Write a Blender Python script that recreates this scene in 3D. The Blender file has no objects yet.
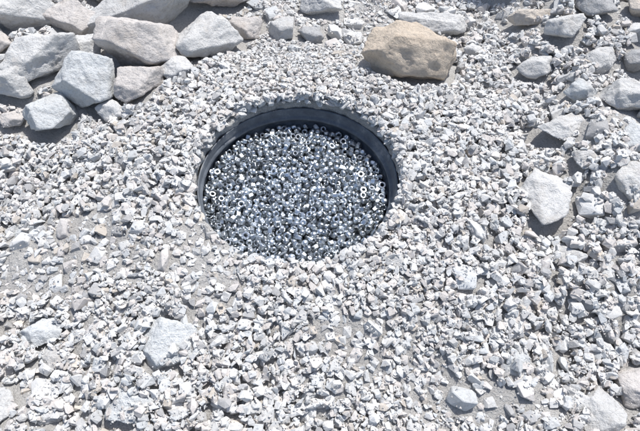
import bpy, bmesh, math, random, numpy as np
from mathutils import Vector, noise, Matrix
rng=np.random.default_rng(7); random.seed(7)
scene=bpy.context.scene
HOLE_R=0.305; CAM=(0.066,-1.031,1.30); PITCH=math.radians(55.8)

# ---------------- noise helpers
def vnoise(x,y,freq,seed):
    r=np.random.default_rng(seed); L=r.random((256,256))
    X=np.asarray(x)*freq+1000.3; Y=np.asarray(y)*freq+1000.7
    xi=np.floor(X).astype(int); yi=np.floor(Y).astype(int)
    fx=X-xi; fy=Y-yi; fx=fx*fx*(3-2*fx); fy=fy*fy*(3-2*fy)
    a=L[xi%256,yi%256]; b=L[(xi+1)%256,yi%256]; c=L[xi%256,(yi+1)%256]; d=L[(xi+1)%256,(yi+1)%256]
    return (a*(1-fx)+b*fx)*(1-fy)+(c*(1-fx)+d*fx)*fy-0.5
def terrain(x,y):
    x=np.asarray(x,float); y=np.asarray(y,float)
    d=np.sqrt(x*x+y*y)
    w=np.clip((d-0.36)/0.45,0,1); w=w*w*(3-2*w)
    h=0.12*vnoise(x,y,1.3,1)+0.075*vnoise(x,y,3.1,2)+0.035*vnoise(x,y,8,3)
    h=h*w-0.085*w
    h=h+0.10*np.clip((x-0.75)/0.2,0,1)*np.clip((y+0.4)/0.4,0,1)
    h=h+0.05*np.clip((-x-0.45+0.6*(y-0.4))/0.3,0,1)*np.clip((y-0.3)/0.3,0,1)
    far=np.clip((d-4)/20,0,1)
    h=h+far*(0.9*vnoise(x,y,0.07,5)+0.25*vnoise(x,y,0.4,6))
    h=h+0.007*vnoise(x,y,20,8)+0.003*vnoise(x,y,55,9)
    return h
def sandmask(x,y):
    m=vnoise(x,y,2.6,21)+0.6*vnoise(x,y,6,22)
    m=m-0.10
    # fine dusty patches in front of the rim
    m=m+0.42*np.exp(-(((x+0.36)/0.17)**2+((y+0.28)/0.12)**2))+0.32*np.exp(-(((x-0.14)/0.16)**2+((y+0.50)/0.07)**2))+0.3*np.exp(-(((x+0.62)/0.12)**2+((y-0.18)/0.08)**2))
    m=m+0.25*vnoise(x,y,18,23)
    return np.clip(m*4,0,1)

# ---------------- materials
def mat_new(n):
    m=bpy.data.materials.new(n); m.use_nodes=True; nt=m.node_tree; nt.nodes.clear()
    o=nt.nodes.new('ShaderNodeOutputMaterial'); b=nt.nodes.new('ShaderNodeBsdfPrincipled')
    nt.links.new(b.outputs[0],o.inputs[0]); return m,nt,b
def tex_noise(nt,scale,detail=6,rough=0.6):
    tc=nt.nodes.new('ShaderNodeNewGeometry'); n=nt.nodes.new('ShaderNodeTexNoise')
    n.inputs['Scale'].default_value=scale; n.inputs['Detail'].default_value=detail; n.inputs['Roughness'].default_value=rough
    nt.links.new(tc.outputs['Position'],n.inputs['Vector']); return n
def ramp(nt,src,stops):
    r=nt.nodes.new('ShaderNodeValToRGB'); e=r.color_ramp.elements
    e[0].position=stops[0][0]; e[0].color=(*stops[0][1],1); e[1].position=stops[-1][0]; e[1].color=(*stops[-1][1],1)
    for p,c in stops[1:-1]:
        k=e.new(p); k.color=(*c,1)
    nt.links.new(src,r.inputs[0]); return r
def mul(nt,a,b,fac=1.0,mode='MULTIPLY'):
    m=nt.nodes.new('ShaderNodeMix'); m.data_type='RGBA'; m.blend_type=mode; m.inputs[0].default_value=fac
    nt.links.new(a,m.inputs[6]); nt.links.new(b,m.inputs[7]); return m.outputs[2]
def bump(nt,bsdf,src,dist,strength=1.0,prev=None):
    b=nt.nodes.new('ShaderNodeBump'); b.inputs['Distance'].default_value=dist; b.inputs['Strength'].default_value=strength
    nt.links.new(src,b.inputs['Height'])
    if prev: nt.links.new(prev.outputs[0],b.inputs['Normal'])
    nt.links.new(b.outputs[0],bsdf.inputs['Normal']); return b
def stone_material(name,big=False):
    m,nt,b=mat_new(name)
    at=nt.nodes.new('ShaderNodeAttribute'); at.attribute_name='stone_col'
    n2=tex_noise(nt,110,5,0.75); r2=ramp(nt,n2.outputs[0],[(0.34,(0.78,0.76,0.74)),(0.48,(1,1,1)),(0.75,(1.05,1.05,1.05))])
    c=mul(nt,at.outputs[0],r2.outputs[0],0.9)
    p=bump(nt,b,n2.outputs[0],0.006,0.6)
    if big:
        n1=tex_noise(nt,11,6,0.65); r1=ramp(nt,n1.outputs[0],[(0.3,(0.86,0.83,0.80)),(0.47,(1,1,1)),(0.7,(1.07,1.07,1.07))])
        c=mul(nt,c,r1.outputs[0])
        n3=tex_noise(nt,32,6,0.72); bump(nt,b,n3.outputs[0],0.02,0.85,p)
    nt.links.new(c,b.inputs['Base Color']); b.inputs['Roughness'].default_value=0.92
    b.inputs['Specular IOR Level'].default_value=0.2
    return m
M_gravel=stone_material('crushed_stone'); M_rock=stone_material('limestone_rock',True)
M_ground,nt,b=mat_new('dusty_ground')
n1=tex_noise(nt,3,4,0.6); n2=tex_noise(nt,220,5,0.75)
r1=ramp(nt,n1.outputs[0],[(0.35,(0.42,0.405,0.385)),(0.6,(0.50,0.49,0.47))])
r2=ramp(nt,n2.outputs[0],[(0.3,(0.66,0.65,0.64)),(0.5,(1,1,1)),(0.7,(1.10,1.10,1.10))])
nt.links.new(mul(nt,r1.outputs[0],r2.outputs[0]),b.inputs['Base Color']); b.inputs['Roughness'].default_value=0.95
b.inputs['Specular IOR Level'].default_value=0.2
p=bump(nt,b,n2.outputs[0],0.007,0.8); n3=tex_noise(nt,70,3,0.6); bump(nt,b,n3.outputs[0],0.015,0.7,p)
M_pipe,nt,b=mat_new('grey_plastic_pipe')
n1=tex_noise(nt,14,6,0.7); r1=ramp(nt,n1.outputs[0],[(0.35,(0.06,0.07,0.085)),(0.55,(0.11,0.125,0.145)),(0.70,(0.27,0.27,0.27))])
nt.links.new(r1.outputs[0],b.inputs['Base Color']); b.inputs['Roughness'].default_value=0.5
n2=tex_noise(nt,120,5,0.6); bump(nt,b,n2.outputs[0],0.002,0.5)
M_metal,nt,b=mat_new('galvanised_metal')
at=nt.nodes.new('ShaderNodeAttribute'); at.attribute_name='stone_col'
nt.links.new(at.outputs[0],b.inputs['Base Color']); b.inputs['Metallic'].default_value=1.0
n1=tex_noise(nt,90,4,0.6); mr=nt.nodes.new('ShaderNodeMapRange'); mr.inputs[3].default_value=0.16; mr.inputs[4].default_value=0.52
nt.links.new(n1.outputs[0],mr.inputs[0]); nt.links.new(mr.outputs[0],b.inputs['Roughness'])
n2=tex_noise(nt,260,2,0.5); bump(nt,b,n2.outputs[0],0.002,0.5)

# ---------------- mesh from arrays
def make_obj(name,V,T,mat,smooth,col=None):
    me=bpy.data.meshes.new(name); V=np.asarray(V,np.float32); T=np.asarray(T,np.int32)
    me.vertices.add(len(V)); me.vertices.foreach_set('co',V.ravel())
    k=T.shape[1]; me.loops.add(T.size); me.loops.foreach_set('vertex_index',T.ravel())
    me.polygons.add(len(T)); me.polygons.foreach_set('loop_start',np.arange(0,T.size,k,dtype=np.int32))
    me.update(calc_edges=True)
    me.polygons.foreach_set('use_smooth',np.full(len(T),smooth) if np.isscalar(smooth) else smooth)
    if col is not None:
        a=me.attributes.new('stone_col','FLOAT_COLOR','POINT')
        c=np.ones((len(V),4),np.float32); c[:,:3]=col; a.data.foreach_set('color',c.ravel())
    me.materials.append(mat); me.update()
    o=bpy.data.objects.new(name,me); scene.collection.objects.link(o); return o
def bm_arr(bm):
    bmesh.ops.triangulate(bm,faces=bm.faces[:]); bm.verts.ensure_lookup_table(); bm.verts.index_update()
    V=np.array([v.co[:] for v in bm.verts]); T=np.array([[v.index for v in f.verts] for f in bm.faces]); bm.free(); return V,T
def hull_stone(npts,bev,blk=0.66):
    bm=bmesh.new()
    for i in range(npts):
        v=Vector([random.gauss(0,1) for _ in range(3)]).normalized()
        q=Vector([math.copysign(abs(c)**blk,c) for c in v])*random.uniform(0.74,1.0)
        bm.verts.new(q)
    r=bmesh.ops.convex_hull(bm,input=bm.verts[:])
    loose=[v for v in bm.verts if not v.link_faces]
    if loose: bmesh.ops.delete(bm,geom=loose,context='VERTS')
    bmesh.ops.dissolve_limit(bm,angle_limit=math.radians(14),verts=bm.verts[:],edges=bm.edges[:])
    if bev: bmesh.ops.bevel(bm,geom=bm.edges[:],offset=bev,segments=1,affect='EDGES',clamp_overlap=True)
    return bm_arr(bm)
P_small=[hull_stone(random.randint(9,17),0) for _ in range(70)]
P_med=[hull_stone(random.randint(11,19),0.05) for _ in range(60)]
P_fine=[hull_stone(8,0) for _ in range(12)]

def ico(sub):
    bm=bmesh.new(); bmesh.ops.create_icosphere(bm,subdivisions=sub,radius=1); return bm_arr(bm)
ICO={k:ico(k) for k in (4,5)}
def rock_shape(seed,dims,sub,npl=11):
    r=np.random.default_rng(seed); D,T=ICO[sub]
    N=r.normal(size=(npl,3)); N/=np.linalg.norm(N,axis=1)[:,None]
    for _ in range(25):
        diff=N[:,None]-N[None]; dd=(diff**2).sum(2)+1e-3; f=(diff/dd[...,None]**1.5).sum(1); N+=0.02*f; N/=np.linalg.norm(N,axis=1)[:,None]
    d=r.uniform(0.58,0.90,npl)
    c=D@N.T; q=np.where(c>0.05,d/np.maximum(c,0.05),9)
    q=np.concatenate([q,np.full((len(q),1),1.18)],1)
    k=130; rad=-np.log(np.exp(-k*q).sum(1))/k
    V=D*rad[:,None]
    off=Vector(r.uniform(-50,50,3))
    s=max(dims)
    V=V*np.array(dims)/2*1.10
    out=V.copy()
    for i in range(len(V)):
        p=Vector(V[i])
        n1=noise.fractal(p*(5.0/s)+off,0.9,2.1,6)
        n2=noise.ridged_multi_fractal(p*(4.0/s)+off,1.0,2.0,4,1.0,2.0)
        n3=abs(noise.noise(p*(7.0/s)-off))
        out[i]+=D[i]*(0.026*n1-0.018*(n2-1.0)-0.08*max(0,0.12-n3))*s
    return out,T
def rotm(rx,ry,rz):
    return np.array((Matrix.Rotation(rz,3,'Z')@Matrix.Rotation(ry,3,'Y')@Matrix.Rotation(rx,3,'X')))

# ---------------- height map for settling the stones
CELL=0.005; X0,X1,Y0,Y1=-3.2,3.2,-2.2,3.4
nx=int((X1-X0)/CELL); ny=int((Y1-Y0)/CELL)
gx=X0+(np.arange(nx)+.5)*CELL; gy=Y0+(np.arange(ny)+.5)*CELL
GX,GY=np.meshgrid(gx,gy,indexing='ij'); H0=terrain(GX,GY); Hm=H0.copy(); RM=np.zeros_like(H0)
def win(x,y,r):
    i0=max(int((x-r-X0)/CELL),0); i1=min(int((x+r-X0)/CELL)+1,nx); j0=max(int((y-r-Y0)/CELL),0); j1=min(int((y+r-Y0)/CELL)+1,ny)
    return i0,i1,j0,j1

# ---------------- big rocks
f=554.0
def G(u,v):   # survey sight angles -> ground position
    dv=v-215.5; t=CAM[2]/(f*math.sin(PITCH)+dv*math.cos(PITCH))
    return CAM[0]+t*(u-320), CAM[1]+t*(f*math.cos(PITCH)-dv*math.sin(PITCH)), t
W=(0.63,0.625,0.61); Pk=(0.61,0.575,0.545); Bl=(0.62,0.635,0.635); Gy=(0.44,0.44,0.44); Tn=(0.62,0.53,0.43); Ln=(0.60,0.545,0.48)
rocks=[(40,60,66,46,W),(87,78,50,52,Bl),(145,50,84,56,Pk),(206,34,68,46,W),(150,8,124,40,W),(70,17,54,36,Pk),(25,22,60,38,W),(8,80,40,38,W),(46,104,46,40,Bl),(137,80,50,38,Pk),(5,106,28,20,Pk),(76,45,42,30,W),(108,100,30,22,W),(178,68,30,22,W),(112,30,30,24,Pk),
(282,20,30,24,W),(312,24,26,20,Gy),(243,16,36,26,Pk),(437,9,60,26,W),(532,17,44,22,Ln),(590,18,36,26,Gy),(603,3,40,20,W),(562,36,32,24,W),(635,18,30,20,Ln),(622,103,46,32,W),(630,146,36,32,Bl),(566,124,52,28,W),(548,186,50,66,W),(634,186,36,42,W),(577,242,42,28,W),(598,62,38,24,W),(540,62,32,20,W),(640,60,34,26,Gy),(590,160,30,24,W),(580,95,30,22,Bl),
(525,346,34,36,Bl),(624,400,48,48,W),(592,384,32,28,W),(126,396,50,44,Bl),(168,340,54,52,Bl),(130,328,34,28,W),(46,347,40,30,W),(38,402,42,32,W),(22,316,44,32,Bl),(160,303,46,26,W),(14,212,30,24,Bl),(394,262,22,20,W),(117,226,18,15,Gy),(451,297,18,13,Gy),(480,38,26,16,W),(350,18,26,16,W),(-20,50,60,50,Pk),(-30,0,70,40,W),(30,-15,80,34,W),(220,-12,70,34,Pk),(110,-22,60,40,W),(320,-10,40,28,W),(520,-20,70,34,W),(670,110,60,50,W),(680,230,60,50,W),(670,20,50,40,Ln),(-30,150,50,40,Bl),(-25,400,50,44,W),(670,370,50,40,Pk)]
def add_rock(name,x,y,w,dp,hh,col,seed,sub,rz=0,tilt=0.15,embed=0.25,nb=11,flat=False):
    V,T=rock_shape(seed,(w,dp,hh),sub,nb)
    r=np.random.default_rng(seed+500)
    V=V@rotm(r.uniform(-tilt,tilt),r.uniform(-tilt,tilt),rz).T
    i0,i1,j0,j1=win(x,y,min(w,dp)/2); g=np.mean(H0[i0:i1,j0:j1])
    z=g-V[:,2].min()-hh*embed
    o=make_obj(name,V,T,M_rock,True,np.array(col)); o.location=(x,y,z)
    up=V[:,2]>-0.1*hh; ii=((V[up,0]+x-X0)/CELL).astype(int); jj=((V[up,1]+y-Y0)/CELL).astype(int)
    for di in (-1,0,1):
        for dj in (-1,0,1):
            a=np.clip(ii+di,0,nx-1); c=np.clip(jj+dj,0,ny-1)
            np.maximum.at(Hm,(a,c),V[up,2]+z-0.002)
            hi=(V[up,2]+z)>g+(0.028 if flat else 0.035)
            RM[a[hi],c[hi]]=1
for i,(u,v,w,h,c) in enumerate(rocks):
    x,y,t=G(u,v); s=t*1.10
    ww=w*s; dp=h*s*1.0; top=v<115
    hh=min(ww,dp)*(0.78 if top else 0.50)
    jc=np.array(c)*random.uniform(0.95,1.06)
    add_rock('rock',x,y,ww,dp,hh,jc,100+i,5 if w>38 else 4,random.uniform(-.5,.5),0.22,0.22 if top else 0.36,random.randint(8,11),not top)
x,y,t=G(413,63); add_rock('tan_boulder',x,y,100*t,52*t,0.18,Tn,74,5,-0.2,0.05,0.18,11)

# ---------------- settle gravel
def palette(n,x,y):
    base=np.array([(0.62,0.615,0.60),(0.61,0.575,0.545),(0.57,0.58,0.58),(0.67,0.665,0.65),(0.43,0.425,0.42),(0.54,0.495,0.44)])
    k=rng.choice(6,size=n,p=[0.34,0.23,0.17,0.15,0.08,0.03]); c=base[k]*rng.uniform(0.84,1.08,(n,1)); return c
def scatter(n,smin,smax,dist_pow,region,sandskip,zscale=(0.35,0.65),limit=0.07,biasfn=None,emb=0.15,slope=1.0,ncand=4,coarse=0.0):
    x=rng.uniform(region[0],region[1],n); y=rng.uniform(region[2],region[3],n)
    s=smin*(smax/smin)**(rng.random(n)**dist_pow)
    if coarse: s=s*(1+coarse*np.clip(2.5*vnoise(x,y,2.2,77)+0.25*(np.abs(x)>0.45),-0.8,1))
    sm=sandmask(x,y); keep=(rng.random(n)>sm*sandskip)
    if biasfn is not None: keep&=rng.random(n)<biasfn(x,y)
    x,y,s=x[keep],y[keep],s[keep]; o=np.argsort(-s*rng.uniform(0.6,1.4,len(s))); x,y,s=x[o],y[o],s[o]
    n=len(x); ab=rng.uniform(0.5,1.0,n); zs=rng.uniform(*zscale,n)
    JX=rng.normal(0,1,(n,ncand)); JY=rng.normal(0,1,(n,ncand)); JX[:,0]=0; JY[:,0]=0
    L=np.zeros((n,3)); ok=np.zeros(n,bool); NR=np.zeros((n,2))
    for i in range(n):
        si=s[i]; r=si*0.5*(1+ab[i])/2; best=None
        for k in range(ncand):
            xx=x[i]+JX[i,k]*si*1.0; yy=y[i]+JY[i,k]*si*1.0
            if xx*xx+yy*yy<(HOLE_R+si*0.12)**2: continue
            ic=int((xx-X0)/CELL); jc=int((yy-Y0)/CELL)
            if ic<0 or jc<0 or ic>=nx or jc>=ny or RM[ic,jc]>0.5: continue
            i0,i1,j0,j1=win(xx,yy,r)
            if i1-i0<1 or j1-j0<1: continue
            mn=Hm[i0:i1,j0:j1].mean(); rel=mn-H0[ic,jc]
            if best is None or rel<best[0]: best=(rel,xx,yy,i0,i1,j0,j1,mn)
        if best is None: continue
        rel,xx,yy,i0,i1,j0,j1,mn=best
        if rel>limit: continue
        A=Hm[i0:i1,j0:j1]
        if A.max()-A.min()>max(slope*si,0.012): continue
        c=si*0.5*zs[i]; z=mn+c*emb
        if i1-i0>2 and j1-j0>2:
            NR[i]=((A[-1].mean()-A[0].mean())/(2*r),(A[:,-1].mean()-A[:,0].mean())/(2*r))
        L[i]=(xx,yy,z); ok[i]=True
        dx=GX[i0:i1,j0:j1]-xx; dy=GY[i0:i1,j0:j1]-yy; q=1-(dx*dx+dy*dy)/(r*r*1.05)
        st=np.where(q>0,z+c*0.8*np.clip(q,0,1)**0.3,-9); Hm[i0:i1,j0:j1]=np.maximum(A,st)
    return L[ok],s[ok],ab[ok],zs[ok],NR[ok]
def build(protos,L,s,ab,zs,NR,tilt):
    n=len(L); rz=rng.uniform(0,2*np.pi,n); rx=rng.normal(0,tilt,n)+np.clip(NR[:,1],-.5,.5)*.7; ry=rng.normal(0,tilt,n)-np.clip(NR[:,0],-.5,.5)*.7
    cz,sz=np.cos(rz),np.sin(rz); cx,sx=np.cos(rx),np.sin(rx); cy,sy=np.cos(ry),np.sin(ry)
    o=np.zeros(n); e=np.ones(n)
    Rz=np.stack([cz,-sz,o,sz,cz,o,o,o,e],1).reshape(n,3,3); Rx=np.stack([e,o,o,o,cx,-sx,o,sx,cx],1).reshape(n,3,3); Ry=np.stack([cy,o,sy,o,e,o,-sy,o,cy],1).reshape(n,3,3)
    R=Rx@Ry@Rz; S=np.stack([s*.55,s*.55*ab,s*.55*zs],1); col=palette(n,L[:,0],L[:,1])
    pid=rng.integers(0,len(protos),n); VV=[];TT=[];CC=[];off=0
    for k,(PV,PT) in enumerate(protos):
        m=np.where(pid==k)[0]
        if not len(m): continue
        v=np.einsum('nij,npj->npi',R[m],PV[None]*S[m][:,None,:])+L[m][:,None,:]
        VV.append(v.reshape(-1,3)); TT.append((PT[None]+(np.arange(len(m))*len(PV))[:,None,None]+off).reshape(-1,3)); CC.append(np.repeat(col[m],len(PV),0)); off+=len(m)*len(PV)
    return np.concatenate(VV),np.concatenate(TT),np.concatenate(CC)
def rubble_bias(x,y):
    d=np.hypot(x,y)
    b=0.02+1.0*np.clip((x-0.45)/0.3,0,1)+0.9*np.clip((-x-0.3)/0.3,0,1)*np.clip((0.1-y)/0.3,0,1)+1.0*np.clip((y-0.5)/0.3,0,1)+0.4*np.clip((-0.85-y)/.3,0,1)+0.45*np.clip((-x-0.45)/.3,0,1)
    b=np.where(d<0.42,0.0,b); return np.clip(b,0,1)
r1=scatter(11000,0.032,0.10,2.0,(-3,3,-2,3.2),0.5,(0.35,0.65),0.05,rubble_bias,emb=0.35,slope=0.9)
near=(-1.55,1.7,-0.95,1.35)
V,T,C=build(P_med,*r1,0.2); make_obj('rubble',V,T,M_gravel,False,C)
parts=[]
r2=scatter(70000,0.010,0.036,0.78,near,0.85,(0.36,0.7),limit=0.038,emb=0.25,slope=0.95,coarse=0.28); parts.append(build(P_small,*r2,0.24))
r2b=scatter(26000,0.022,0.055,1.1,(-3,3,-2,3.2),0.5,biasfn=lambda x,y:1-0.97*((x>near[0])&(x<near[1])&(y>near[2])&(y<near[3])),ncand=2); parts.append(build(P_small,*r2b,0.2))
V=[];T=[];C=[];off=0
for v,t,c in parts: V.append(v);T.append(t+off);C.append(c);off+=len(v)
make_obj('gravel',np.concatenate(V),np.concatenate(T),M_gravel,False,np.concatenate(C))
r3=scatter(80000,0.0035,0.010,0.8,near,0.35,limit=0.04,emb=0.3,ncand=2); V,T,C=build(P_fine,*r3,0.5); make_obj('stone_chips',V,T,M_gravel,False,C*0.95)

# ---------------- ground sheet (polar, with the hole in it)
na=520; radii=list(HOLE_R+np.array([0,0.006,0.015]))
while radii[-1]<3.2: radii.append(radii[-1]+0.008+0.004*radii[-1])
while radii[-1]<400: radii.append(radii[-1]*1.09)
radii=np.array(radii); th=np.arange(na)*2*np.pi/na
RR,TH=np.meshgrid(radii,th,indexing='ij'); RR=RR.copy()
edge=0.010*vnoise(np.cos(th)*3,np.sin(th)*3,3,40)+0.005*vnoise(np.cos(th)*3,np.sin(th)*3,9,41)
RR[:3]+=edge[None]*np.array([1,1,.6])[:,None]
X=RR*np.cos(TH); Y=RR*np.sin(TH); Z=terrain(X,Y)+0.003*np.clip((RR-0.31)/0.05,0,1); Z[0]-=0.004
wall=[]
for dz,dr in ((-0.012,0.002),(-0.022,-0.001),(-0.034,0.003),(-0.05,0.006),(-0.3,0.012)):
    rr=RR[0]+dr+0.005*vnoise(np.cos(th)*3,np.sin(th)*3,7,50+int(-dz*1000)); wall.append(np.stack([rr*np.cos(th),rr*np.sin(th),np.full(na,dz)],1))
G3=np.stack([X,Y,Z],2); G3=np.concatenate([np.array(wall[::-1]),G3],0)
nr=G3.shape[0]; idx=np.arange(nr*na).reshape(nr,na); a=idx[:-1]; bq=idx[1:]; Q=np.stack([a,bq,np.roll(bq,-1,1),np.roll(a,-1,1)],2).reshape(-1,4)
make_obj('ground',G3.reshape(-1,3),Q,M_ground,True)

# ---------------- pipe
prof=[(0.304,-0.30),(0.304,-0.028),(0.302,-0.024),(0.299,-0.024),(0.297,-0.027),(0.296,-0.052),(0.292,-0.056),(0.287,-0.058),(0.286,-0.064),(0.288,-0.069),(0.294,-0.072),(0.294,-0.100),(0.290,-0.103),(0.290,-0.110),(0.294,-0.114),(0.294,-0.22),(0.0,-0.22)]
ns=160; t2=np.arange(ns)*2*np.pi/ns; P=[]
def axis(z): return 0.16*z
for r,z in prof: P.append(np.stack([r*np.cos(t2)+axis(z+0.02),r*np.sin(t2),np.full(ns,z)],1))
P=np.array(P); idx=np.arange(len(prof)*ns).reshape(len(prof),ns); a=idx[:-1]; bq=idx[1:]
Q=np.stack([a,np.roll(a,-1,1),np.roll(bq,-1,1),bq],2).reshape(-1,4); make_obj('pipe_casing',P.reshape(-1,3),Q,M_pipe,True)

# ---------------- metal pieces, dropped in one by one
br=0.0097; cx=axis(-0.09); Rin=0.294-br; GC=0.02
pts=[]; grid={}
def zrest(x,y):
    z=-0.165+br; gi=int(x//GC); gj=int(y//GC)
    for a in (-1,0,1):
        for c in (-1,0,1):
            for (px,py,pz) in grid.get((gi+a,gj+c),()):
                d2=(px-x)**2+(py-y)**2
                if d2<4*br*br:
                    q=pz+math.sqrt(4*br*br-d2)*0.85
                    if q>z: z=q
    return z
for k in range(8500):
    best=None
    for c in range(10):
        r=Rin*math.sqrt(random.random()); a=random.uniform(0,2*math.pi); x,y=cx+r*math.cos(a),r*math.sin(a); z=zrest(x,y)
        if best is None or z<best[2]: best=(x,y,z)
    top=-0.084+0.010*math.cos(best[0]*8)*math.cos(best[1]*8)
    if best[2]>top: continue
    pts.append(best); grid.setdefault((int(best[0]//GC),int(best[1]//GC)),[]).append(best)
def revolve(pf,n):
    V=[];F=[]
    for r,z in pf:
        for i in range(n): V.append((r*math.cos(2*math.pi*i/n),r*math.sin(2*math.pi*i/n),z))
    m=len(pf)
    for j in range(m):
        for i in range(n):
            a=j*n+i;b_=j*n+(i+1)%n;c=((j+1)%m)*n+(i+1)%n;d=((j+1)%m)*n+i; F+= [(a,b_,c),(a,c,d)]
    return np.array(V),np.array(F)
def hexnut():
    # six flats, chamfered corners, round threaded bore
    n=24; V=[];F=[]
    rings=[('r',.52,-.55),('r',.60,-.62),('r',.88,-.62),('h',1.0,-.44),('h',1.0,.44),('r',.88,.62),('r',.60,.62),('r',.52,.55)]
    for kind,r,z in rings:
        for i in range(n):
            a=2*math.pi*i/n
            rr=r
            if kind=='h':
                am=(a+math.pi/6)%(math.pi/3)-math.pi/6; rr=min(0.98/math.cos(am),1.12)
            V.append((rr*math.cos(a),rr*math.sin(a),z))
    m=len(rings)
    for j in range(m):
        for i in range(n):
            a=j*n+i;b_=j*n+(i+1)%n;c=((j+1)%m)*n+(i+1)%n;d=((j+1)%m)*n+i; F+= [(a,b_,c),(a,c,d)]
    return np.array(V),np.array(F)
nut=hexnut()
ringp=revolve([(0.45,-.45),(0.8,-.55),(1.05,-.35),(1.05,.35),(0.8,.55),(0.45,.45)],14)
cyl=revolve([(0.001,-.8),(0.7,-.8),(0.85,-.65),(0.85,.65),(0.7,.8),(0.25,.8),(0.12,.5),(0.001,.5)],12)
bm=bmesh.new(); bmesh.ops.create_icosphere(bm,subdivisions=3,radius=1); ball=bm_arr(bm)
pts=np.array(pts); n=len(pts)
q=rng.normal(size=(n,4)); q/=np.linalg.norm(q,axis=1)[:,None]; w_,x_,y_,z_=q.T
R=np.stack([1-2*(y_*y_+z_*z_),2*(x_*y_-z_*w_),2*(x_*z_+y_*w_),2*(x_*y_+z_*w_),1-2*(x_*x_+z_*z_),2*(y_*z_-x_*w_),2*(x_*z_-y_*w_),2*(y_*z_+x_*w_),1-2*(x_*x_+y_*y_)],1).reshape(n,3,3)
pid=rng.choice(4,n,p=[.55,.15,.15,.15]); V=[];T=[];C=[];SM=[];off=0
for k,(PV,PT) in enumerate((nut,ringp,cyl,ball)):
    m=np.where(pid==k)[0]; sc=br*rng.uniform(0.9,1.2,len(m))
    v=np.einsum('nij,npj->npi',R[m],PV[None]*sc[:,None,None])+pts[m][:,None,:]
    V.append(v.reshape(-1,3)); T.append((PT[None]+(np.arange(len(m))*len(PV))[:,None,None]+off).reshape(-1,3)); off+=len(m)*len(PV)
    SM.append(np.full(len(m)*len(PT),k!=0))
    C.append(np.repeat(np.array([0.66,0.70,0.735])*rng.uniform(0.5,1.2,(len(m),1)),len(PV),0))
o=make_obj('metal_nuts',np.concatenate(V),np.concatenate(T),M_metal,np.concatenate(SM),np.clip(np.concatenate(C),0,.9))

# ---------------- light
EL=math.radians(62); AZ=math.radians(35)   # AZ: from +Y toward +X
sd=Vector((math.cos(EL)*math.sin(AZ),math.cos(EL)*math.cos(AZ),math.sin(EL)))
sl=bpy.data.lights.new('sun','SUN'); sl.energy=4.9; sl.angle=math.radians(0.5); sl.color=(1,0.985,0.96)
so=bpy.data.objects.new('sun',sl); so.rotation_euler=sd.to_track_quat('Z','Y').to_euler(); scene.collection.objects.link(so)
w=bpy.data.worlds.new('World'); scene.world=w; w.use_nodes=True; nt=w.node_tree
bg=nt.nodes['Background']; sk=nt.nodes.new('ShaderNodeTexSky'); sk.sky_type='NISHITA'; sk.sun_disc=False; sk.sun_elevation=EL; sk.sun_rotation=AZ
sk.dust_density=2.0
nt.links.new(sk.outputs[0],bg.inputs[0]); bg.inputs[1].default_value=0.15
scene.view_settings.view_transform='Standard'; scene.view_settings.look='None'; scene.view_settings.exposure=0

cd=bpy.data.cameras.new('camera'); cd.sensor_width=36; cd.lens=36*f/640; cd.clip_start=0.05; cd.clip_end=1000
co=bpy.data.objects.new('camera',cd); co.location=CAM; co.rotation_euler=(math.pi/2-PITCH,0,0); scene.collection.objects.link(co); scene.camera=co
